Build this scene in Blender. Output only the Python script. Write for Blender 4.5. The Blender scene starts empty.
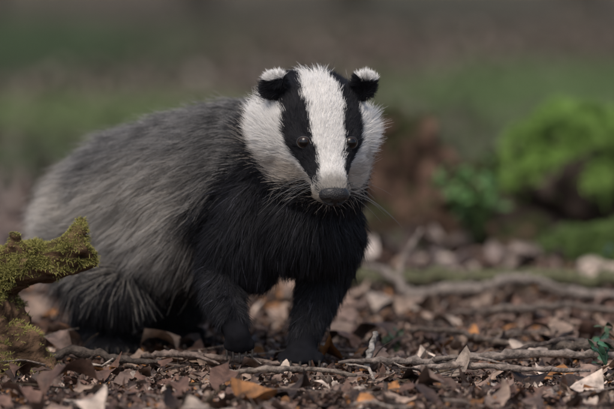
import bpy, math, random
import numpy as np
from mathutils import Vector, Matrix, noise, kdtree
from mathutils.bvhtree import BVHTree
rng=np.random.default_rng(7); random.seed(7)
scene=bpy.context.scene
V=lambda *a: np.array(a,float)
def nrm(v): return v/np.maximum(np.linalg.norm(v,axis=-1,keepdims=True),1e-9)
def sst(a,b,x):
    t=np.clip((x-a)/(b-a),0,1); return t*t*(3-2*t)
def link(o,parent=None):
    scene.collection.objects.link(o)
    if parent: o.parent=parent
    return o
def empty(name):
    e=bpy.data.objects.new(name,None); e.empty_display_size=.05; return link(e)
_ph=rng.uniform(0,6.28,(8,4)); _dr=nrm(rng.normal(size=(8,3)))
def vnoise(p,sc,seed=0):
    p=np.asarray(p); r=np.zeros(p.shape[:-1])
    for i in range(8):
        d=_dr[(i+seed)%8]*(.6+.17*i)
        q=p@d*sc+_ph[i,seed%4]
        r+=np.sin(q*6.28+1.7*np.sin((p@_dr[(i+3+seed)%8])*sc*5.1+_ph[i,(seed+1)%4]))
    return r/4
# ------------------------------------------------------------------ materials
def mat(name,rough=.8,spec=.3):
    m=bpy.data.materials.new(name); m.use_nodes=True
    b=m.node_tree.nodes['Principled BSDF']; b.inputs['Roughness'].default_value=rough
    b.inputs['Specular IOR Level'].default_value=spec
    return m,m.node_tree,b
def attr_mat(name,rough=.8,spec=.25,nscale=60,amt=.5,bump=.3,bscale=200,bdist=.002):
    m,nt,b=mat(name,rough,spec); N=nt.nodes; L=nt.links
    a=N.new('ShaderNodeAttribute'); a.attribute_name='col'
    tc=N.new('ShaderNodeTexCoord')
    n=N.new('ShaderNodeTexNoise'); n.inputs['Scale'].default_value=nscale; n.inputs['Detail'].default_value=4
    L.new(tc.outputs['Object'],n.inputs['Vector'])
    r=N.new('ShaderNodeMapRange'); r.inputs[1].default_value=.3; r.inputs[2].default_value=.7
    r.inputs[3].default_value=1-amt; r.inputs[4].default_value=1+amt
    L.new(n.outputs['Fac'],r.inputs[0])
    mx=N.new('ShaderNodeVectorMath'); mx.operation='SCALE'
    L.new(a.outputs['Color'],mx.inputs[0]); L.new(r.outputs[0],mx.inputs['Scale'])
    L.new(mx.outputs[0],b.inputs['Base Color'])
    n2=N.new('ShaderNodeTexNoise'); n2.inputs['Scale'].default_value=bscale; n2.inputs['Detail'].default_value=3
    L.new(tc.outputs['Object'],n2.inputs['Vector'])
    bp=N.new('ShaderNodeBump'); bp.inputs['Strength'].default_value=bump; bp.inputs['Distance'].default_value=bdist
    L.new(n2.outputs['Fac'],bp.inputs['Height']); L.new(bp.outputs[0],b.inputs['Normal'])
    return m
def fur_mat(name,rough=.55,spec=.3):
    m,nt,h=mat(name,rough,spec)
    a=nt.nodes.new('ShaderNodeAttribute'); a.attribute_name='col'
    nt.links.new(a.outputs['Color'],h.inputs['Base Color'])
    return m
# ------------------------------------------------------------------ mesh helpers
def np_mesh(name,verts,quads,mats,cols=None,smooth=True,parent=None):
    me=bpy.data.meshes.new(name); k=quads.shape[1]
    me.vertices.add(len(verts)); me.vertices.foreach_set('co',verts.astype(np.float32).ravel())
    me.loops.add(quads.size); me.loops.foreach_set('vertex_index',quads.astype(np.int32).ravel())
    me.polygons.add(len(quads)); me.polygons.foreach_set('loop_start',np.arange(0,quads.size,k,dtype=np.int32))
    me.polygons.foreach_set('loop_total',np.full(len(quads),k,np.int32))
    me.polygons.foreach_set('use_smooth',np.full(len(quads),smooth))
    me.update(calc_edges=True); me.validate()
    if cols is not None: set_cols(me,cols)
    for m in mats: me.materials.append(m)
    return link(bpy.data.objects.new(name,me),parent)
def set_cols(me,cols):
    at=me.color_attributes.new('col','FLOAT_COLOR','POINT')
    c=np.ones((len(cols),4),np.float32); c[:,:3]=cols; at.data.foreach_set('color',c.ravel())
def sphere_vf(n=16,m=10):
    vs=[];fs=[]
    for j in range(m+1):
        t=math.pi*j/m
        for i in range(n):
            a=2*math.pi*i/n; vs.append((math.sin(t)*math.cos(a),math.sin(t)*math.sin(a),math.cos(t)))
    for j in range(m):
        for i in range(n): fs.append((j*n+i,(j+1)*n+i,(j+1)*n+(i+1)%n,j*n+(i+1)%n))
    return np.array(vs),np.array(fs)
SV,SF=sphere_vf()
class Blob:
    def __init__(s): s.v=[];s.f=[];s.n=0
    def ell(s,c,r,axes=None):
        r=np.ones(3)*r if np.isscalar(r) else np.array(r)
        v=SV*r
        if axes is not None: v=v@np.array(axes)
        s.v.append(v+np.array(c)); s.f.append(SF+s.n); s.n+=len(v)
    def chain(s,pts,axes=None,step=.3):
        for a,b in zip(pts[:-1],pts[1:]):
            pa,pb=np.array(a[0],float),np.array(b[0],float)
            ra=np.ones(3)*a[1] if np.isscalar(a[1]) else np.array(a[1]); rb=np.ones(3)*b[1] if np.isscalar(b[1]) else np.array(b[1])
            n=max(2,int(np.linalg.norm(pb-pa)/(step*min(ra.min(),rb.min())))+1)
            for i in range(n+1):
                t=i/n; s.ell(pa*(1-t)+pb*t,ra*(1-t)+rb*t,axes)
    def build(s,name,voxel,smooth=6,mats=(),parent=None):
        o=np_mesh(name+'_tmp',np.vstack(s.v),np.vstack(s.f),[])
        md=o.modifiers.new('w','WELD'); md.merge_threshold=1e-5
        md=o.modifiers.new('r','REMESH'); md.mode='VOXEL'; md.voxel_size=voxel; md.use_smooth_shade=True
        md=o.modifiers.new('s','SMOOTH'); md.factor=.5; md.iterations=smooth
        dg=bpy.context.evaluated_depsgraph_get()
        me=bpy.data.meshes.new_from_object(o.evaluated_get(dg)); me.name=name
        bpy.data.objects.remove(o)
        for m in mats: me.materials.append(m)
        return link(bpy.data.objects.new(name,me),parent)
def get_co(me):
    a=np.zeros(len(me.vertices)*3,np.float32); me.vertices.foreach_get('co',a); return a.reshape(-1,3).astype(float)
def get_no(me):
    a=np.zeros(len(me.vertices)*3,np.float32); me.vertices.foreach_get('normal',a); return a.reshape(-1,3).astype(float)
def sample(me,n,dens=None):
    me.calc_loop_triangles(); t=np.zeros(len(me.loop_triangles)*3,np.int32)
    me.loop_triangles.foreach_get('vertices',t); t=t.reshape(-1,3)
    co=get_co(me); no=get_no(me)
    A,B,C=co[t[:,0]],co[t[:,1]],co[t[:,2]]
    ar=np.linalg.norm(np.cross(B-A,C-A),axis=1)
    if dens is not None: ar=ar*dens((A+B+C)/3,nrm(np.cross(B-A,C-A)))
    idx=rng.choice(len(t),n,p=ar/ar.sum())
    u=rng.random(n);w=rng.random(n); fl=u+w>1; u[fl]=1-u[fl]; w[fl]=1-w[fl]
    u=u[:,None];w=w[:,None]
    p=A[idx]*(1-u-w)+B[idx]*u+C[idx]*w
    q=nrm(no[t[idx,0]]*(1-u-w)+no[t[idx,1]]*u+no[t[idx,2]]*w)
    return p,q
def hair_obj(name,P,rad,col,m,parent=None):
    N,K,_=P.shape
    c=bpy.data.hair_curves.new(name); c.add_curves([K]*N)
    c.attributes['position'].data.foreach_set('vector',P.astype(np.float32).ravel())
    ra=c.attributes.get('radius') or c.attributes.new('radius','FLOAT','POINT')
    ra.data.foreach_set('value',np.broadcast_to(rad,(N,K)).astype(np.float32).ravel())
    at=c.attributes.new('col','FLOAT_COLOR','POINT')
    cc=np.ones((N,K,4),np.float32); cc[...,:3]=col; at.data.foreach_set('color',cc.ravel())
    c.materials.append(m)
    return link(bpy.data.objects.new(name,c),parent)
def tube(pts,rads,sides=8,sub=6,wob=.15,seed=0):
    pts=np.array(pts,float); n=len(pts)
    out=[];ro=[]
    ext=np.vstack([2*pts[0]-pts[1],pts,2*pts[-1]-pts[-2]])
    for i in range(n-1):
        p0,p1,p2,p3=ext[i:i+4]
        for k in range(sub):
            t=k/sub
            out.append(.5*((2*p1)+(-p0+p2)*t+(2*p0-5*p1+4*p2-p3)*t*t+(-p0+3*p1-3*p2+p3)*t**3)); ro.append(rads[i]*(1-t)+rads[i+1]*t)
    out.append(pts[-1]); ro.append(rads[-1]); out=np.array(out); ro=np.array(ro)
    if wob>0: out=out+rng.normal(0,1,out.shape)*ro[:,None]*wob*1.6
    T=nrm(np.gradient(out,axis=0)); up=V(0,0,1) if abs(T[0][2])<.9 else V(1,0,0)
    S=nrm(np.cross(T,up)); U=np.cross(S,T)
    a=np.linspace(0,2*np.pi,sides,endpoint=False)
    r=ro[:,None]*(1+wob*rng.normal(size=(len(out),sides))*.8)*(1+wob*rng.normal(size=(len(out),1)))
    vs=out[:,None]+r[...,None]*(np.cos(a)[None,:,None]*S[:,None]+np.sin(a)[None,:,None]*U[:,None])
    m=len(out); vs=np.vstack([vs.reshape(-1,3),out[0]-T[0]*ro[0]*.2,out[-1]+T[-1]*ro[-1]*.3])
    fs=[]
    for j in range(m-1):
        for i in range(sides): fs.append((j*sides+i,j*sides+(i+1)%sides,(j+1)*sides+(i+1)%sides,(j+1)*sides+i))
    for i in range(sides):
        fs.append((m*sides,(i+1)%sides,i,i)); fs.append((m*sides+1,(m-1)*sides+i,(m-1)*sides+(i+1)%sides,(m-1)*sides+(i+1)%sides))
    return vs,fs
class Multi:
    def __init__(s): s.v=[];s.f=[];s.c=[];s.n=0
    def add(s,vf,col):
        v,f=vf; s.v.append(v); s.f+= [tuple(i+s.n for i in dict.fromkeys(q)) for q in f]; s.n+=len(v)
        s.c.append(np.broadcast_to(col,(len(v),3)))
    def obj(s,name,mats,parent=None):
        me=bpy.data.meshes.new(name); me.from_pydata(np.vstack(s.v).tolist(),[],s.f)
        me.polygons.foreach_set('use_smooth',np.ones(len(me.polygons),bool))
        set_cols(me,np.vstack(s.c))
        for m in mats: me.materials.append(m)
        me.update(); return link(bpy.data.objects.new(name,me),parent)

# ------------------------------------------------------------------ ground
def gz(x,y):
    x=np.asarray(x,float);y=np.asarray(y,float)
    p=np.stack([x,y,np.zeros_like(x)],-1)
    far=sst(1.0,5,y)+sst(1.2,4,np.abs(x))
    return .004*vnoise(p,2.1,1)+.02*far*vnoise(p,.35,2)+.10*sst(6,20,y)*vnoise(p,.06,3)
def axis_coords(lo,hi,flo,fhi,fine):
    f=np.arange(flo,fhi,fine); a=[flo]; s=fine
    while a[-1]>lo: s*=1.18; a.append(a[-1]-s)
    b=[f[-1]]; s=fine
    while b[-1]<hi: s*=1.18; b.append(b[-1]+s)
    return np.array(a[1:][::-1]+list(f)+b[1:])
xs=axis_coords(-140,140,-1.3,1.5,.012); ys=axis_coords(-30,220,-.9,2.2,.012)
X,Y=np.meshgrid(xs,ys); Z=gz(X,Y); P=np.stack([X,Y,np.zeros_like(X)],-1)
near=(np.abs(X)<2)&(Y<3)&(Y>-1.5)
Z=Z+np.where(near,.0035*vnoise(P,9,0)+.003*vnoise(P,23,1)+rng.normal(size=X.shape)*.0012,0)-.004
ny,nx=X.shape; idx=np.arange(nx*ny).reshape(ny,nx)
q=np.stack([idx[:-1,:-1],idx[:-1,1:],idx[1:,1:],idx[1:,:-1]],-1).reshape(-1,4)
gm,nt,b=mat('forest_floor_soil',.95,.15); N=nt.nodes; L=nt.links
tc=N.new('ShaderNodeTexCoord')
def noi(s,d=5): 
    n=N.new('ShaderNodeTexNoise'); n.inputs['Scale'].default_value=s; n.inputs['Detail'].default_value=d; n.inputs['Roughness'].default_value=.6; L.new(tc.outputs['Object'],n.inputs['Vector']); return n
def ramp(src,stops):
    r=N.new('ShaderNodeValToRGB'); e=r.color_ramp.elements
    while len(e)<len(stops): e.new(.5)
    for i,(p_,c_) in enumerate(stops): e[i].position=p_; e[i].color=(*c_,1)
    L.new(src,r.inputs[0]); return r
n1=noi(55); r1=ramp(n1.outputs['Fac'],[(.3,(.03,.021,.017)),(.5,(.12,.084,.068)),(.68,(.25,.19,.155))])
n2=noi(.38,6); r2=ramp(n2.outputs['Fac'],[(.42,(0,0,0)),(.62,(.85,.85,.85))])
n3=noi(30); r3=ramp(n3.outputs['Fac'],[(.3,(.04,.052,.028)),(.7,(.14,.165,.085))])
sx=N.new('ShaderNodeSeparateXYZ'); L.new(tc.outputs['Object'],sx.inputs[0])
mr=N.new('ShaderNodeMapRange'); mr.inputs[1].default_value=3; mr.inputs[2].default_value=9; L.new(sx.outputs['Y'],mr.inputs[0])
mu=N.new('ShaderNodeMath'); mu.operation='MULTIPLY'; L.new(r2.outputs[0],mu.inputs[0]); L.new(mr.outputs[0],mu.inputs[1])
mx=N.new('ShaderNodeMix'); mx.data_type='RGBA'; L.new(mu.outputs[0],mx.inputs[0]); L.new(r1.outputs[0],mx.inputs[6]); L.new(r3.outputs[0],mx.inputs[7])
L.new(mx.outputs[2],b.inputs['Base Color'])
bp=N.new('ShaderNodeBump'); bp.inputs['Distance'].default_value=.006; nb=noi(180); L.new(nb.outputs['Fac'],bp.inputs['Height']); L.new(bp.outputs[0],b.inputs['Normal'])
np_mesh('ground',np.stack([X,Y,Z],-1).reshape(-1,3),q,[gm])

# ------------------------------------------------------------------ leaves
leafm=attr_mat('dead_leaf',.6,.35,nscale=90,amt=.45,bump=.5,bscale=260)
def leaves(name,pos,Lr,Wr,palette,weights,tilt=.45,lift=0.,curl=1.,parent=None,m=leafm,lobes=True,jag=.0,pw=1.):
    n=len(pos); U=np.linspace(-.5,.5,8); uu=np.repeat(U,3); vv=np.tile([-1,0,1],8).astype(float)
    Ln=Lr[0]+(Lr[1]-Lr[0])*rng.random(n)**pw; Wn=Ln*rng.uniform(*Wr,n)
    w=np.clip(np.cos(np.pi*uu)**.75,.03,1)[None]*np.ones((n,1))
    if lobes: 
        lb=(rng.random(n)<.5)[:,None]; w=w*np.where(lb,1+.28*np.cos(uu[None]*22+rng.uniform(0,6,(n,1))),1)
    w=w*(1+jag*rng.normal(size=w.shape))
    x=uu[None]*Ln[:,None]; y=vv[None]*w*Wn[:,None]*.5
    c1=rng.normal(0,.9,(n,1))*curl; c2=rng.normal(0,.5,(n,1))*curl; tw=rng.normal(0,.9,(n,1))*curl
    z=Ln[:,None]*(c1*uu[None]**2*.9+np.abs(vv)[None]*w*.28*c2+tw*uu[None]*vv[None]*.25)+rng.normal(0,.02,(n,24))*Ln[:,None]
    q_=np.stack([x,y,z],-1)
    ya=rng.uniform(0,6.28,n); pi_=rng.normal(0,tilt,n); ro=rng.normal(0,tilt,n)
    def rot(a,i,j):
        R=np.tile(np.eye(3),(n,1,1)); R[:,i,i]=np.cos(a);R[:,j,j]=np.cos(a);R[:,i,j]=-np.sin(a);R[:,j,i]=np.sin(a); return R
    R=rot(ya,0,1)@rot(pi_,0,2)@rot(ro,1,2)
    q_=np.einsum('nij,nkj->nki',R,q_)
    mn=q_[...,2].min(1); q_[...,2]-=(mn*.75)[:,None]
    vs=q_+pos[:,None]; vs[...,2]+=lift
    f=[]
    for i in range(7):
        for j in range(2): f.append((i*3+j,i*3+j+1,(i+1)*3+j+1,(i+1)*3+j))
    F=(np.array(f)[None]+np.arange(n)[:,None,None]*24).reshape(-1,4)
    pal=np.array(palette); ci=rng.choice(len(pal),n,p=np.array(weights)/sum(weights))
    c=pal[ci]*rng.uniform(.6,1.35,(n,1))
    C=np.repeat(c[:,None],24,1)*(1-.25*(vv==0))[None,:,None]
    return np_mesh(name,vs.reshape(-1,3),F,[m],C.reshape(-1,3),parent=parent)
PAL=[(.055,.034,.026),(.135,.075,.054),(.22,.148,.115),(.34,.24,.18),(.54,.43,.35),(.36,.16,.055)]
PALD=[(.06,.045,.037),(.12,.085,.072),(.19,.145,.125),(.28,.22,.185),(.42,.36,.32),(.10,.11,.06)]
WT=[.24,.28,.23,.13,.06,.06]
def scat(n,x0,x1,y0,y1,dz=.0):
    x=rng.uniform(x0,x1,n);y=rng.uniform(y0,y1,n); return np.stack([x,y,gz(x,y)+rng.uniform(0,dz,n)],-1)
floor=empty('leaf_litter')
leaves('dry_leaves',scat(10000,-1.4,1.6,-.8,2.2,.005),(.010,.050),(.35,.7),PAL,WT,tilt=.28,curl=.8,jag=.08,parent=floor,pw=1.5)
leaves('large_leaves',scat(520,-1.2,1.4,-.6,2.0,.010),(.04,.070),(.45,.65),PAL,[.08,.22,.25,.22,.12,.11],tilt=.22,curl=.9,jag=.06,parent=floor)
leaves('leaf_fragments',scat(70000,-1.2,1.4,-.7,1.6,.008),(.003,.014),(.2,1),PAL,WT,tilt=.6,lobes=False,jag=.3,parent=floor)
d=rng.uniform(6.5,22,16000)**1.0; xx=rng.uniform(-1,1,16000)*(.11*d+.8)
leaves('distant_leaves',np.stack([xx,d-5,gz(xx,d-5)],-1),(.03,.08),(.5,.8),PALD,[.15,.25,.25,.15,.05,.15],parent=floor)
# ------------------------------------------------------------------ twigs / branches
bark=attr_mat('twig_bark',.85,.2,nscale=120,amt=.6,bump=1.,bscale=260,bdist=.003)
tw=Multi()
tcols=[(.11,.08,.062),(.18,.14,.115),(.055,.04,.032),(.32,.27,.23),(.10,.075,.05)]
for i in range(900):
    x=rng.uniform(-1.2,1.4); y=rng.uniform(-.6,1.5); L_=rng.uniform(.03,.18); a=rng.normal(0,.9)+(math.pi if rng.random()<.5 else 0)
    if abs(x+.0)<.16 and -.12<y<.08: L_=min(L_,.06)
    r=.0007+.0024*rng.random()**2; pts=[]
    k=4; aa=a; z=rng.uniform(.008,.018); dz=rng.normal(0,.005)
    for j in range(k):
        pts.append((x,y,float(gz(x,y))+z)); z=max(.004,z+dz+rng.normal(0,.003)); aa+=rng.normal(0,.28); x+=math.cos(aa)*L_/k; y+=math.sin(aa)*L_/k
    tw.add(tube(pts,np.linspace(r,r*.5,k),6,3),tcols[rng.integers(5)])
    if rng.random()<.35:
        b0=V(*pts[1]); e=b0+V(math.cos(aa+.7),math.sin(aa+.7),.25)*L_*.35; tw.add(tube([b0,(b0+e)/2+rng.normal(0,.002,3),e],[r*.7,r*.55,r*.3],5,3),tcols[rng.integers(5)])
tw.obj('fallen_twigs',[bark])
def branch(name,pts,rads,col,sides=10,forks=(),dz=.008):
    up=lambda ps:[(p[0],p[1],p[2]+dz) for p in ps]
    m=Multi(); m.add(tube(up(pts),rads,sides,8,.13),col)
    for fp,fr in forks: m.add(tube(up(fp),fr,7,5,.13),col)
    return m.obj(name,[bark])
GR=(.21,.17,.145)
branch('fallen_branch',[(.10,.98,.05),(.135,.93,.03),(.155,.90,.012),(.21,.90,.020),(.26,.89,.022),(.32,.90,.036),(.39,.87,.018),(.50,.84,.016),(.62,.86,.01)],[.005,.007,.008,.0085,.0085,.008,.008,.007,.005],(.22,.185,.16),forks=[([(.135,.93,.03),(.15,.94,.07),(.172,.95,.105)],[.005,.004,.0025]),([(.32,.9,.03),(.35,.86,.035),(.40,.80,.02)],[.005,.004,.002])])
branch('fallen_branch',[(.02,1.10,.02),(.15,1.08,.022),(.3,1.1,.02),(.48,1.06,.022),(.72,1.09,.02)],[.012,.015,.015,.014,.012],(.11,.11,.06),12)
branch('fallen_branch',[(.04,-.03,.010),(.10,-.04,.014),(.16,-.03,.011),(.22,-.01,.014),(.29,-.005,.018),(.37,0,.016),(.45,.02,.012)],[.002,.004,.005,.006,.0055,.005,.004],GR,forks=[([(.16,-.03,.013),(.20,-.06,.02),(.25,-.07,.012)],[.004,.003,.0015])])
branch('fallen_branch',[(.31,.05,.022),(.36,.04,.022),(.44,.05,.02),(.54,.03,.02)],[.007,.009,.009,.008],(.10,.08,.065))
branch('fallen_branch',[(-.21,.02,.012),(-.17,.0,.017),(-.12,-.01,.014),(-.05,-.03,.010),(.0,-.06,.008)],[.003,.0045,.004,.0035,.002],(.16,.12,.10),forks=[([(-.17,0,.017),(-.14,-.035,.018),(-.11,-.05,.01)],[.003,.0025,.0015])])
branch('fallen_branch',[(.075,-.03,.005),(.08,-.028,.024),(.087,-.02,.046)],[.0035,.004,.003],(.32,.29,.26))
branch('fallen_branch',[(-.10,-.17,.012),(-.05,-.19,.018),(.01,-.16,.015),(.06,-.18,.010)],[.003,.004,.0035,.002],(.2,.16,.13))
branch('fallen_branch',[(-.36,-.02,.01),(-.29,.0,.02),(-.24,-.02,.014),(-.19,-.03,.01)],[.004,.006,.005,.003],(.07,.055,.045))
branch('fallen_branch',[(.24,.06,.012),(.29,.03,.024),(.34,.06,.03),(.40,.11,.012)],[.002,.003,.003,.002],(.09,.07,.06))
branch('fallen_branch',[(.14,.40,.008),(.2,.30,.016),(.24,.22,.012),(.32,.19,.008)],[.003,.004,.004,.002],(.14,.11,.09))
branch('fallen_branch',[(.12,-.13,.012),(.19,-.12,.016),(.27,-.15,.014),(.35,-.13,.01)],[.002,.004,.0035,.002],(.24,.19,.16))
branch('fallen_branch',[(.20,.62,.01),(.28,.57,.02),(.38,.60,.022),(.52,.52,.012)],[.003,.005,.005,.003],(.15,.12,.10))
# ------------------------------------------------------------------ moss helpers
mossm=fur_mat('moss',.7,.2)
woodm=attr_mat('rotten_wood',.92,.15,nscale=40,amt=.6,bump=1.0,bscale=110,bdist=.006)
def mossy(name,blob,voxel,disp,dsc,mossf,pal,nm,ml,rad,woodc,grain=(1,1,1)):
    root=empty(name)
    o=blob.build('wood',voxel,3,[woodm],root); me=o.data
    co=get_co(me);no=get_no(me)
    g=np.array(grain)
    h=np.array([noise.fractal(Vector(c*g*dsc),1.0,2.1,4) for c in co])
    h2=np.array([noise.noise(Vector(c*g*dsc*4)) for c in co])
    co=co+no*(disp*(h+.3*h2))[:,None]
    me.vertices.foreach_set('co',co.astype(np.float32).ravel()); me.update()
    no=get_no(me); mf=mossf(co,no)
    wc=np.array(woodc)[None]*(1+1.1*h2)[:,None]
    set_cols(me,np.clip(wc*(1-mf[:,None])+np.array(pal[0])[None]*mf[:,None]*.6,.003,1))
    p,n=sample(me,nm,lambda c,nn:mossf(c,nn)+.001)
    K=3; t=np.linspace(0,1,K)[None,:,None]
    L_=ml*rng.uniform(.4,1.4,len(p))*(1+.6*vnoise(p,14,2))
    dr=nrm(n+rng.normal(0,.55,p.shape)+V(0,0,.3))
    Pp=p[:,None]+dr[:,None]*L_[:,None,None]*t-V(0,0,1)*L_[:,None,None]*.25*t*t
    pa=np.array(pal); mixv=np.clip(.5+.5*vnoise(p,9,3)+rng.normal(0,.2,len(p)),0,1)[:,None]
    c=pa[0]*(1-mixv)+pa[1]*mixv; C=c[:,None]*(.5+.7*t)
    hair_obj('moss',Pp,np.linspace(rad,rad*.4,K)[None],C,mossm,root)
    return root
B=Blob()
B.chain([((-.54,.05,.07),.045),((-.46,.03,.105),.035),((-.39,.01,.130),.030),((-.335,.0,.145),.027),((-.292,-.005,.157),.021)])
B.chain([((-.302,-.005,.166),.014),((-.291,-.004,.183),.010),((-.285,-.002,.193),.005)])
B.chain([((-.31,-.005,.145),.018),((-.272,-.008,.145),.008)]); B.chain([((-.36,-.005,.15),.016),((-.372,-.01,.176),.008)])
B.chain([((-.50,.04,-.01),.12),((-.48,.03,.05),.095),((-.49,.04,.09),.06)])
B.chain([((-.42,.0,-.01),.075),((-.400,.01,.035),.055),((-.41,.0,.085),.035)])
B.chain([((-.39,-.01,.04),.03),((-.36,-.01,.025),.028),((-.335,-.02,.0),.024)])
B.chain([((-.42,-.05,0),.05),((-.36,-.07,-.005),.025),((-.32,-.07,-.01),.015)])
def mf1(c,n): 
    return np.clip(sst(-.45,.2,n[:,2]+.5*vnoise(c,11,1))*sst(.08,.105,c[:,2]+.012*vnoise(c,16,2))*(.35+.65*sst(-.7,.2,vnoise(c,22,3)))+.25*sst(.5,.9,n[:,2]),0,1)
mossy('mossy_log',B,.0030,.015,22,mf1,[(.13,.12,.035),(.38,.35,.11)],34000,.0045,.0006,(.10,.060,.036),(.5,1,1))
B=Blob()
B.chain([((.37,2.05,.02),.10),((.45,2.1,.12),.10),((.60,2.15,.12),.11),((.85,2.2,.08),.14)])
B.ell((.46,2.02,.15),(.11,.10,.085)); B.ell((.58,2.05,.15),(.10,.10,.08))
def mf2(c,n): return np.clip(sst(-.15,.35,n[:,2]+.4*vnoise(c,5,1))*sst(.32,.38,c[:,0])*sst(.08,.13,c[:,2]),0,1)
mossy('mossy_rock',B,.01,.04,8,mf2,[(.07,.125,.03),(.34,.52,.13)],30000,.016,.0014,(.07,.052,.042))
B=Blob()
B.chain([((.56,1.62,-.02),.09),((.46,1.66,-.01),.07),((.36,1.68,-.02),.05)]); B.chain([((.56,1.62,-.02),.10),((.80,1.6,-.02),.10)])
def mf3(c,n): return np.clip(sst(0,.5,n[:,2]+.4*vnoise(c,5,1))*sst(.38,.44,c[:,0]),0,1)
mossy('mossy_rock',B,.01,.03,8,mf3,[(.07,.10,.035),(.22,.32,.10)],20000,.014,.0013,(.08,.056,.045))
B=Blob()
B.chain([((.19,2.1,-.02),.11),((.19,2.12,.08),.075),((.20,2.12,.15),.055)]); B.chain([((.15,2.15,.10),.05),((.135,2.16,.19),.03)])
B.chain([((.25,2.05,.05),.06),((.30,2.0,.0),.07),((.38,1.95,-.02),.06)]); B.ell((.30,2.15,.06),(.09,.07,.10))
B.chain([((.12,2.05,.0),.06),((.05,1.95,-.02),.04)]); B.chain([((.24,2.0,.12),.02),((.30,1.9,.06),.018),((.36,1.8,.0),.015)])
def mf4(c,n): return np.clip(sst(.3,.9,n[:,2]+.5*vnoise(c,6,1))*.6,0,1)
mossy('rotten_stump',B,.009,.07,11,mf4,[(.05,.06,.025),(.10,.13,.045)],6000,.012,.0012,(.09,.055,.04),(1,1,.5))
# ------------------------------------------------------------------ plants
plantm=attr_mat('green_leaf',.5,.4,nscale=50,amt=.3,bump=.3,bscale=150)
stem=attr_mat('green_stem',.6,.3)
def plant(name,base,n,h,ll,col,spread):
    root=empty(name); m=Multi(); pos=[]
    for i in range(max(3,n//4)):
        a=rng.uniform(0,6.28); s=spread*rng.uniform(.3,1)
        tip=V(base[0]+math.cos(a)*s,base[1]+math.sin(a)*s,base[2]+h*rng.uniform(.6,1))
        mid=(V(*base)+tip)/2+V(0,0,h*.2); m.add(tube([base,mid,tip],[.0018,.0014,.0008],5,4,.05),np.array(col)*.7)
        for k in range(4): 
            t=.45+.18*k; p=(1-t)**2*V(*base)+2*t*(1-t)*mid+t*t*tip; pos.append(p+rng.normal(0,ll*.3,3))
    m.obj('stems',[stem],root)
    leaves('leaves',np.array(pos),(ll*.7,ll*1.2),(.45,.65),[col,tuple(np.array(col)*1.4)],[1,1],tilt=.5,curl=.5,parent=root,m=plantm,lobes=False)
plant('bramble_plant',(.31,1.88,.03),40,.15,.032,(.10,.20,.06),.09)
plant('bramble_plant',(.29,1.9,.02),20,.10,.03,(.08,.15,.05),.06)
plant('bramble_plant',(.52,1.2,.01),14,.05,.03,(.06,.10,.05),.06)
plant('woodland_seedling',(.378,-.02,.012),4,.028,.016,(.04,.11,.06),.02)
plant('woodland_seedling',(.375,.10,.012),8,.04,.016,(.06,.10,.05),.03)
plant('woodland_seedling',(.10,.25,.0),5,.02,.02,(.05,.08,.03),.03)
def grass(name,cx,cy,sx_,sy_,n,h,c0,c1):
    x=cx+rng.normal(0,sx_,n); y=cy+rng.normal(0,sy_,n); p=np.stack([x,y,gz(x,y)],-1)
    dr=nrm(rng.normal(0,.45,(n,3))+V(0,0,1)); L_=h*rng.uniform(.4,1.2,n)[:,None,None]
    t=np.linspace(0,1,4)[None,:,None]
    Pp=p[:,None]+dr[:,None]*L_*t+ (nrm(dr*V(1,1,0)))[:,None]*L_*.4*t*t
    mixv=rng.random((n,1)); c=np.array(c0)*(1-mixv)+np.array(c1)*mixv
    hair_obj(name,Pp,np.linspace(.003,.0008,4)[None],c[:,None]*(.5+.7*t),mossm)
grass('grass_patch',-.75,6.6,.35,.7,8000,.06,(.09,.12,.05),(.19,.24,.11))
grass('grass_patch',1.05,8.5,.35,1.2,9000,.09,(.07,.11,.045),(.17,.23,.10))
grass('grass_patch',1.3,5.0,.4,.6,8000,.08,(.06,.10,.045),(.16,.23,.09))
grass('grass_patch',-.5,4.4,.3,.3,3000,.05,(.06,.09,.045),(.13,.15,.08))
grass('grass_patch',-1.6,13,.5,1.6,8000,.12,(.05,.075,.04),(.10,.14,.075))
# ------------------------------------------------------------------ trees (distant)
tbark=attr_mat('tree_bark',.9,.15,nscale=12,amt=.5,bump=1,bscale=25,bdist=.02)
folm=attr_mat('foliage',.6,.3,nscale=5,amt=.3)
def tree(x,y,r,h,lean=0.):
    root=empty('beech_tree'); m=Multi(); z0=float(gz(x,y))-.1
    tp=[(x+lean*t*h+.1*math.sin(t*5+x),y,z0+t*h) for t in (0,.03,.15,.4,.7,1)]
    m.add(tube(tp,[r*1.7,r*1.15,r,r*.8,r*.5,r*.1],14,6,.02),(.10,.09,.075))
    tips=[]
    for i in range(16):
        t=rng.uniform(.4,.95); b0=V(x+lean*t*h+.1*math.sin(t*5+x),y,z0+t*h); a=rng.uniform(0,6.28); L_=h*.28*(1.2-t)
        e=b0+V(math.cos(a)*L_,math.sin(a)*L_,L_*.5); mid=(b0+e)/2+V(0,0,.2)
        m.add(tube([b0,mid,e],[r*.35*(1.3-t),r*.2,r*.05],6,4,.1),(.09,.075,.06)); tips+=[mid,e,(mid+e)/2]
    m.obj('trunk',[tbark],root)
    tips=np.array(tips); pos=np.repeat(tips,40,0)+rng.normal(0,h*.055,(len(tips)*40,3))
    leaves('crown',pos,(.12,.24),(.5,.8),[(.05,.09,.02),(.07,.12,.03),(.035,.06,.02)],[1,1,1],tilt=.9,parent=root,m=folm,lobes=False)
for x,y,r in [(-1.75,17,.13),(-.75,24,.13),(.35,31,.16),(1.55,19,.12),(2.9,25,.2),(-4.2,17,.2),(4.5,14,.22),(-3.4,30,.2),(5.5,24,.2),(-6,26,.2)]: tree(x,y,r,rng.uniform(8,11),rng.normal(0,.02))

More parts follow.
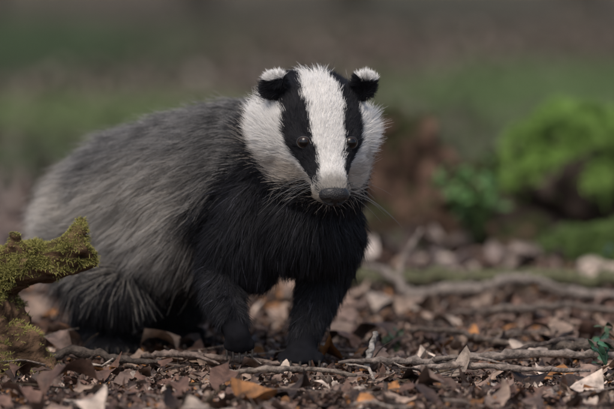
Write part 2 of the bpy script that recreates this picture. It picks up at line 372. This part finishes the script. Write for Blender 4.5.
# ================================================================== BADGER
badger=empty('badger')
H=V(.015,-.06,.315); f=nrm(V(.165,-.78,-.61)); s=V(1,.165,-.06); s=nrm(s-f*(s@f)); u=np.cross(s,f); u=u if u[2]>0 else -u
AX=[s,f,u]
def hl(a,b_,c): return H+s*a+f*b_+u*c
B=Blob()
ax=nrm(V(-.66,.75,0)); side=V(ax[1],-ax[0],0)
BA=[side,ax,V(0,0,1)]
B.chain([((-.280,.40,.160),(.070,.07,.070)),((-.262,.345,.175),(.090,.09,.086)),((-.215,.285,.192),(.102,.1,.102)),((-.15,.21,.209),(.106,.11,.108)),((-.08,.13,.229),(.098,.10,.106)),((-.025,.06,.248),(.082,.085,.098)),((.000,.02,.253),(.068,.075,.086)),((.008,-.015,.270),(.063,.07,.072))],BA)
B.chain([((.008,-.015,.270),.065),((.014,-.045,.295),.059)])
B.ell((-.008,.0,.190),(.064,.058,.062))
B.ell((.026,.03,.185),(.042,.052,.066)); B.ell((-.066,.015,.180),(.043,.052,.072))
# head
hd=[(-.06,.058,.040,-.004),(-.03,.062,.046,.0),(.0,.057,.045,.0),(.025,.048,.040,-.002),(.045,.037,.034,-.004),(.065,.0275,.028,-.006),(.085,.0225,.0225,-.008),(.105,.0195,.0185,-.009),(.119,.0165,.0155,-.009)]
B.chain([(hl(0,a,d_),(b_,b_*.5,c)) for a,b_,c,d_ in hd],AX,.25)
for sg in (-1,1):
    B.ell(hl(sg*.040,-.018,-.020),(.034,.048,.036),AX)
    B.ell(hl(sg*.0290,.034,.011),(.0135,.016,.011),AX)
    B.ell(hl(sg*.0105,.100,-.014),(.0125,.02,.0125),AX)
B.chain([(hl(0,.03,-.030),(.03,.03,.018)),(hl(0,.07,-.028),(.018,.02,.012)),(hl(0,.099,-.027),(.011,.012,.0085))],AX)
EARC={}
for sg in (-1,1):
    ec=hl(sg*.057,-.036,.045); EARC[sg]=ec
    B.ell(ec,(.0175,.0075,.0175),AX); B.ell(ec-u*.012,(.018,.011,.012),AX)
# legs
def paw(x,y,z,dirx,diry,w,drop=0,n=5):
    dv=nrm(V(dirx,diry,0)); sd=V(-dv[1],dv[0],0); tips=[]
    for i in range(n):
        o=(i-(n-1)/2)/(n-1)*2
        c=V(x,y,z)+sd*o*w*1.0+dv*(w*.95-abs(o)*w*.5)+V(0,0,-.004-drop)
        B.ell(c,(w*.21,w*.32,w*.25)); B.ell(c-dv*w*.4+V(0,0,.004),(w*.27,w*.3,w*.3)); tips.append((c+dv*w*.22,dv,drop))
    return tips
TIPS=[]
B.chain([((.030,.03,.17),.041),((.022,.038,.125),.032),((.010,.02,.085),.024),((-.002,.0,.050),.0185),((-.007,-.01,.030),.019)])
B.ell((-.008,-.018,.025),(.023,.030,.016)); TIPS+=paw(-.008,-.024,.024,-.02,-1,.024)
B.chain([((-.078,.02,.17),.043),((-.103,.035,.130),.035),((-.107,.010,.105),.026),((-.100,-.020,.084),.0195),((-.093,-.040,.070),.0172)])
B.chain([((-.093,-.040,.070),.0172),((-.087,-.047,.054),.0160),((-.085,-.045,.045),.0150)])
for i in range(5):
    o=(i-2)/2
    c=V(-.085+o*.0160,-.050+abs(o)*.004,.038+abs(o)*.003); B.ell(c,(.0042,.006,.0090)); TIPS.append((c-V(0,0,.003),nrm(V(.05,-.45,-1)),.02))
# right hind
B.chain([((-.275,.30,.155),.076),((-.262,.255,.11),.060),((-.250,.225,.085),.046)])
B.chain([((-.250,.225,.085),.042),((-.275,.275,.055),.033),((-.285,.285,.04),.027)])
B.chain([((-.285,.285,.035),.026),((-.268,.245,.02),.024)])
B.ell((-.262,.235,.018),(.030,.036,.017)); TIPS+=paw(-.258,.225,.016,.25,-1,.027)
# left hind
B.chain([((-.19,.36,.15),.07),((-.175,.31,.10),.052),((-.17,.285,.08),.042)])
B.chain([((-.17,.285,.08),.04),((-.185,.33,.05),.03),((-.175,.305,.02),.025)])
B.ell((-.165,.29,.018),(.028,.034,.017)); TIPS+=paw(-.162,.28,.016,.25,-1,.026)
# tail
B.chain([((-.31,.45,.175),.035),((-.335,.485,.155),.026),((-.35,.51,.125),.016)])
skin=attr_mat('badger_skin',.9,.1,nscale=80,amt=.2,bump=.2)
body=B.build('body',.0036,3,[skin],badger); me=body.data
bvh=BVHTree.FromObject(body,bpy.context.evaluated_depsgraph_get())
# eyes
def glossy(name,col,rough,coat=1.,spec=.5):
    m,nt,b=mat(name,rough,spec); N=nt.nodes
    n=N.new('ShaderNodeTexNoise'); n.inputs['Scale'].default_value=400
    r=N.new('ShaderNodeValToRGB'); r.color_ramp.elements[0].color=(*[c*.5 for c in col],1); r.color_ramp.elements[1].color=(*[c*1.5 for c in col],1)
    nt.links.new(n.outputs['Fac'],r.inputs[0]); nt.links.new(r.outputs[0],b.inputs['Base Color'])
    b.inputs['Coat Weight'].default_value=coat; b.inputs['Coat Roughness'].default_value=.03; return m,nt,b
eyem,_,_=glossy('eye_dark',(.004,.003,.003),.08,.25,.35); irism,_,_=glossy('eye_iris',(.030,.017,.011),.15,.25,.35)
lidm,_,_=glossy('eye_rim',(.028,.026,.027),.55,.0)
EYES=[]
V24,F24=sphere_vf(32,20)
for sg in (-1,1):
    o=hl(sg*.0300,.25,.0165); h,n_,i_,d_=bvh.ray_cast(Vector(o),Vector(-f))
    h=np.array(h); n_=nrm(nrm(np.array(n_))*.7+V(.02,-1,.0)*.9+s*sg*.10); EYES.append((h,n_))
    R=.0088; c=h-n_*.0038
    a1=nrm(np.cross(n_,V(0,0,1))); a2=np.cross(a1,n_)
    vs=(V24*R)@np.array([a1,a2,n_])+c
    e=np_mesh('eye',vs,F24,[eyem,irism],parent=badger)
    for pl in e.data.polygons:
        z=V24[list(pl.vertices)].mean(0)[2]
        pl.material_index=1 if .62<z<.83 else 0
    ang=np.linspace(0,2*np.pi,33)[:-1]; ring=[];fr=[]
    for a in ang:
        sy=math.sin(a); cc=c+n_*.0046+(a1*math.cos(a)*.0082+a2*sy*.0070)
        for k in range(8):
            bb=2*math.pi*k/8; rd=nrm(a1*math.cos(a)+a2*sy); ring.append(cc+.0011*(rd*math.cos(bb)+n_*math.sin(bb)))
    for i in range(32):
        for k in range(8): fr.append((i*8+k,((i+1)%32)*8+k,((i+1)%32)*8+(k+1)%8,i*8+(k+1)%8))
    np_mesh('eyelid',np.array(ring),np.array(fr),[lidm],parent=badger)
# nose
nm_,nt,b=glossy('nose_leather',(.012,.0105,.011),.42,.2)
vo=nt.nodes.new('ShaderNodeTexVoronoi'); vo.inputs['Scale'].default_value=800; bpn=nt.nodes.new('ShaderNodeBump'); bpn.inputs['Distance'].default_value=.001; bpn.inputs['Strength'].default_value=.8
tcn=nt.nodes.new('ShaderNodeTexCoord'); nt.links.new(tcn.outputs['Object'],vo.inputs['Vector']); nt.links.new(vo.outputs['Distance'],bpn.inputs['Height']); nt.links.new(bpn.outputs[0],b.inputs['Normal'])
nv,nf=sphere_vf(80,50); L0=np.sign(nv)*np.abs(nv)**.9*V(.0188,.0125,.0142)
x_,y_,z_=L0[:,0].copy(),L0[:,1].copy(),L0[:,2].copy()
L0[:,0]*=1-.32*sst(0,-.014,z_)
fr=y_>0
for sg in (-1,1):
    dx=(x_-sg*.0082)/.0044; dz=(z_+.002)/.0040; g=np.exp(-(dx*dx+dz*dz)**1.5)*fr
    L0[:,1]-=.012*g
    dx=(x_-sg*.0140)/.004; dz=(z_+.004)/.0022; L0[:,1]-=.006*np.exp(-(dx*dx+dz*dz))*fr
L0[:,1]-=.0022*np.exp(-(x_/.0012)**2)*fr*(z_<.003)
npad=L0@np.array(AX)+hl(0,.118,-.009)
np_mesh('nose',npad,nf,[nm_],parent=badger)
# claws
clawm,_,_=glossy('claw',(.035,.03,.026),.6,.0,.2)
M=Multi()
for c,dv,dr_ in TIPS:
    k=.75
    M.add(tube([c-dv*.004,c+dv*.006*k,c+dv*.011*k-V(0,0,.003),c+dv*.014*k-V(0,0,.006)],[.0019,.0018,.0013,.0005],7,4,0),(.1,.08,.07))
claw=M.obj('claws',[clawm],badger)
# --- coat colouring
def local(p): d_=p-H; return d_@s,d_@f,d_@u
WHITE=V(.88,.86,.83); BLACK=V(.012,.012,.015)
def headmask(p):
    a,b_,c=local(p); aa=np.abs(a); d_=np.linalg.norm(p-H,axis=1)
    return sst(-.088,-.066,b_+.003*vnoise(p,30,1)+.25*(aa-.04))*(1-sst(.135,.155,d_))*sst(-.080,-.062,c)
def regions(p):
    a,b_,c=local(p); aa=np.abs(a)
    jit=.003*vnoise(p,30,1)+rng.normal(0,.0018,len(p))
    th=np.degrees(np.arctan2(aa,c+.004))+rng.normal(0,2.5,len(p))
    w=np.interp(b_,[-.08,-.04,.0,.045,.070,.090,.105,.12],[.014,.021,.023,.0200,.0155,.0145,.0150,.014])
    thout=np.interp(b_,[-.08,-.045,-.02,0,.045,.07,.09,.105],[100,84,64,62,94,112,116,108])
    bf=1-.45*sst(.090,.108,b_+jit)
    stripe=(aa>w+jit)&(th<thout)
    throat=(th>np.interp(b_,[-.08,-.03,.03,.06,.09,.12],[114,124,140,148,150,150]))
    white=np.where(stripe,1-bf,1.)*np.where(throat,.12,1.)
    for sg in (-1,1):
        e=p-EARC[sg]; d_=np.linalg.norm(e,axis=1); eu=e@u; es=e@s*sg
        ear=(d_<.027)&(eu>-.014)
        rim=(eu+.25*es>.0085)
        white=np.where(ear,np.where(rim,1.,0.),white)
    return headmask(p),white,(a,b_,c,th)
def body_cols(p):
    q_=(p-V(-.01,.05,0))@ax; z=p[:,2]; nz=vnoise(p,6,1)*.012+rng.normal(0,.012,len(p))
    qb=np.clip(-.01+(.295-z)*1.25,-.01,.12)
    gray=sst(-.03,.035,q_-qb+nz)
    gray*=sst(.105,.16,z+nz*1.2)
    lo=.235-.030*sst(.18,.32,q_)
    top=np.maximum(sst(lo,lo+.06,z+nz),(1-sst(.04,.12,q_+nz))*.85)
    return gray,top
co=get_co(me); back,white,_=regions(co); gray,top=body_cols(co)
cb=BLACK*.8*(1-gray[:,None])+V(.11,.10,.09)*gray[:,None]*(1-.5*top[:,None])
ch=WHITE*.75*white[:,None]+BLACK*(1-white[:,None])
ch*=(1-.9*sst(.098,.110,local(co)[1]))[:,None]
eyed=np.minimum.reduce([np.linalg.norm(co-e[0],axis=1) for e in EYES])
ch=np.where((eyed<.014)[:,None],BLACK*1.2,ch)
set_cols(me,cb*(1-back[:,None])+ch*back[:,None])
def fur(name,n,K,dens,lenf,rad,is_head):
    p,nn=sample(me,n,dens)
    a,b_,c=local(p)
    keep=(b_<.120)
    for e,_ in EYES: keep&=np.linalg.norm(p-e,axis=1)>.0090
    p,nn=p[keep],nn[keep]; n=len(p)
    back,white,(a,b_,c,th)=regions(p); gray,top=body_cols(p); z=p[:,2]
    q_=(p-V(-.01,.05,0))@ax
    Fb=ax[None]*np.ones((n,1))+V(0,0,-.45)
    wd=np.clip(sst(.15,.09,z)+sst(.0,-.03,p[:,1])*sst(.30,.24,z)+.6*sst(.08,0,q_)*sst(.29,.22,z),0,1)[:,None]
    Fb=Fb*(1-wd)+(V(0,0,-1)+ax*.15)*wd
    sgn=np.sign(a)[:,None]
    ck=(sst(.05,-.02,b_)*sst(60,90,th))[:,None]
    Fh=-f[None]+s[None]*sgn*.30*ck+u[None]*(-.35*ck)+s[None]*sgn*.10
    wh=back[:,None]; F=Fb*(1-wh)+Fh*wh
    F=F+np.stack([vnoise(p,7,i)for i in range(3)],-1)*.30+np.stack([vnoise(p,19,i)for i in range(3)],-1)*.12
    F=F-nn*(F*nn).sum(1,keepdims=True); F=nrm(F)
    lift=np.where(back>.5,.15+.32*ck[:,0],.26)+rng.normal(0,.09,n)
    L_=lenf(p,a,b_,c,th,z,back)
    for sg in (-1,1):
        ed=np.linalg.norm(p-EARC[sg],axis=1); em=(ed<.025); lift[em]=.5; L_[em]=.0058
        em2=(ed>=.025)&(ed<.045); L_[em2]=np.minimum(L_[em2],.011)
    L_=L_*rng.uniform(.5,1.2,n)
    dr=nrm(F*np.sqrt(np.maximum(0,1-lift**2))[:,None]+nn*lift[:,None]+rng.normal(0,.16,(n,3)))
    t=np.linspace(0,1,K)[None,:,None]; Lk=L_[:,None,None]
    bend=(F*.35+V(0,0,-.22)*(1-.6*wh)+rng.normal(0,.14,(n,3)))[:,None]
    P=p[:,None]+dr[:,None]*Lk*t+bend*Lk*t*t
    nc=max(50,n//16); ci=rng.choice(n,nc,replace=False); kd=kdtree.KDTree(nc)
    for i,j in enumerate(ci): kd.insert(p[j],i)
    kd.balance(); nid=np.array([kd.find(v)[1] for v in p]); near=ci[nid]
    crand=rng.random(nc)[nid]
    amt=np.where(back>.5,.26,.34+.08*gray)*rng.uniform(.2,1.1,n)
    cdir=rng.normal(0,.17,(nc,3))[nid]; P=P+(cdir*(1-.6*wh))[:,None]*Lk*t**1.3
    off=(P[near]-P); P=P+off*(amt[:,None,None]*t**1.5)
    tt=t
    band=np.exp(-((tt-.58)/.20)**2)
    tipw=sst(.72,.90,tt)
    gl=np.clip(.45*rng.random(n)+.55*crand,0,1)[:,None,None]
    low=vnoise(p,5,2)[:,None,None]
    rootc=V(.60,.55,.49); darkc=V(.017,.0165,.019); tipc=V(.78,.76,.73)
    topk=top[:,None,None]
    bstr=np.clip((.34+.60*topk)*(.3+1.3*gl),0,1)
    base=rootc*(1-topk*V(.56,.53,.48))*(.92+.25*low)+0*tt
    g=base*(1-band*bstr)+darkc*band*bstr
    dk=(rng.random((n,1,1))<.12+.36*gl)
    g=g*(1-tipw)+np.where(dk,darkc*1.5,tipc*(1-.30*topk))*tipw
    g=g*(.50+.85*(1-gl)+.16*low)*1.02
    kb=BLACK*rng.uniform(.6,1.7,(n,1,1))*(.7+.7*crand[:,None,None])+0*tt
    pale=(rng.random(n)<.03)[:,None,None]; kb=np.where(pale,kb*5,kb)
    gr=(rng.random(n)<gray)[:,None,None]
    Cb=np.where(gr,g,kb)
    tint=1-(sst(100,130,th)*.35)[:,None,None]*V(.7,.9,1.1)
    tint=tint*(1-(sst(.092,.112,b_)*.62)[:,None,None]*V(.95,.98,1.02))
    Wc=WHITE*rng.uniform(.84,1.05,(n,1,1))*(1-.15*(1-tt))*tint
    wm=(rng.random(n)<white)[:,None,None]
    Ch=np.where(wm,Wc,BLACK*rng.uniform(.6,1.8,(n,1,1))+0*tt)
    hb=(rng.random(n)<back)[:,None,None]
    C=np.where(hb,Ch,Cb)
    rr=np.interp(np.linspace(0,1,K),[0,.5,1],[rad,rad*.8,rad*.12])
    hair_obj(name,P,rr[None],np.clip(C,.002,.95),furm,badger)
furm=fur_mat('badger_fur',.5,.22)
def hden(c,n): 
    a,b_,cc=local(c); return (headmask(c)>.01)*1.*(1+1.0*sst(0,.05,b_)+1.2*sst(.08,.1,b_))
def bden(c,n): return 1.*(headmask(c)<.99)
def hlen(p,a,b_,c,th,z,back):
    top=np.interp(b_,[-.09,-.05,0,.04,.08,.115],[.018,.012,.009,.0070,.0050,.0045])
    ck=np.interp(b_,[-.09,-.05,-.01,.02,.05,.09],[.028,.028,.024,.015,.008,.005])
    w=sst(60,90,th); return top*(1-w)+ck*w
def blen(p,a,b_,c,th,z,back):
    L_=np.full(len(p),.037)
    q_=(p-V(-.01,.05,0))@ax
    L_=L_*(.50+.50*sst(-.03,.14,q_))
    L_=np.where(z<.10,np.interp(z,[0,.03,.06,.10],[.008,.012,.018,.028]),L_)
    fl=(p[:,1]<.06)&(z<.17)&(q_<.085); L_[fl]=np.minimum(L_[fl],np.interp(z[fl],[0,.03,.05,.11,.17],[.004,.006,.009,.014,.020]))
    return L_
fur('fur_head',100000,5,hden,hlen,.00020,True)
fur('fur_body',235000,5,bden,blen,.00025,False)
W=[];
for sg in (-1,1):
    for i in range(12):
        r0=hl(sg*(.016+rng.uniform(0,.004)),rng.uniform(.080,.106),rng.uniform(-.020,-.006)); L_=rng.uniform(.035,.075)
        d0=nrm(s*sg*1.0+f*rng.uniform(-.1,.35)+u*rng.uniform(-.35,.35)); t=np.linspace(0,1,8)[:,None]
        W.append(r0+d0*L_*t+V(0,0,-.4)*L_*t*t)
hair_obj('whiskers',np.array(W),np.linspace(.00030,.0001,8)[None],np.ones((1,1,3))*.12,furm,badger)

# ------------------------------------------------------------------ light
w=bpy.data.worlds.new('World'); scene.world=w; w.use_nodes=True; nt=w.node_tree
bg=nt.nodes['Background']; sk=nt.nodes.new('ShaderNodeTexSky'); sk.sky_type='NISHITA'; sk.sun_disc=False
el,az=math.radians(58),math.radians(200)
sk.sun_elevation=el; sk.sun_rotation=az; sk.dust_density=4; nt.links.new(sk.outputs[0],bg.inputs[0]); bg.inputs[1].default_value=.15
sl=bpy.data.lights.new('sun','SUN'); sl.energy=1.5; sl.angle=math.radians(30); sl.color=(1,.93,.84)
sl.energy=1.85 if False else 1.5
so=link(bpy.data.objects.new('sun',sl)); dv=Vector((math.sin(az)*math.cos(el),math.cos(az)*math.cos(el),math.sin(el)))
so.rotation_euler=dv.to_track_quat('Z','Y').to_euler(); so.location=(0,0,6)
# ------------------------------------------------------------------ camera
cd=bpy.data.cameras.new('camera'); cam=link(bpy.data.objects.new('camera',cd)); scene.camera=cam
cam.location=(0,-5,.55); cam.rotation_euler=(math.radians(90-3.83),0,0)
cd.lens=232.2; cd.sensor_width=36; cd.clip_end=500; cd.clip_start=.1
cd.dof.use_dof=True; cd.dof.focus_distance=4.92; cd.dof.aperture_fstop=3.6
scene.view_settings.view_transform='Standard'; scene.view_settings.look='None'; scene.view_settings.exposure=0
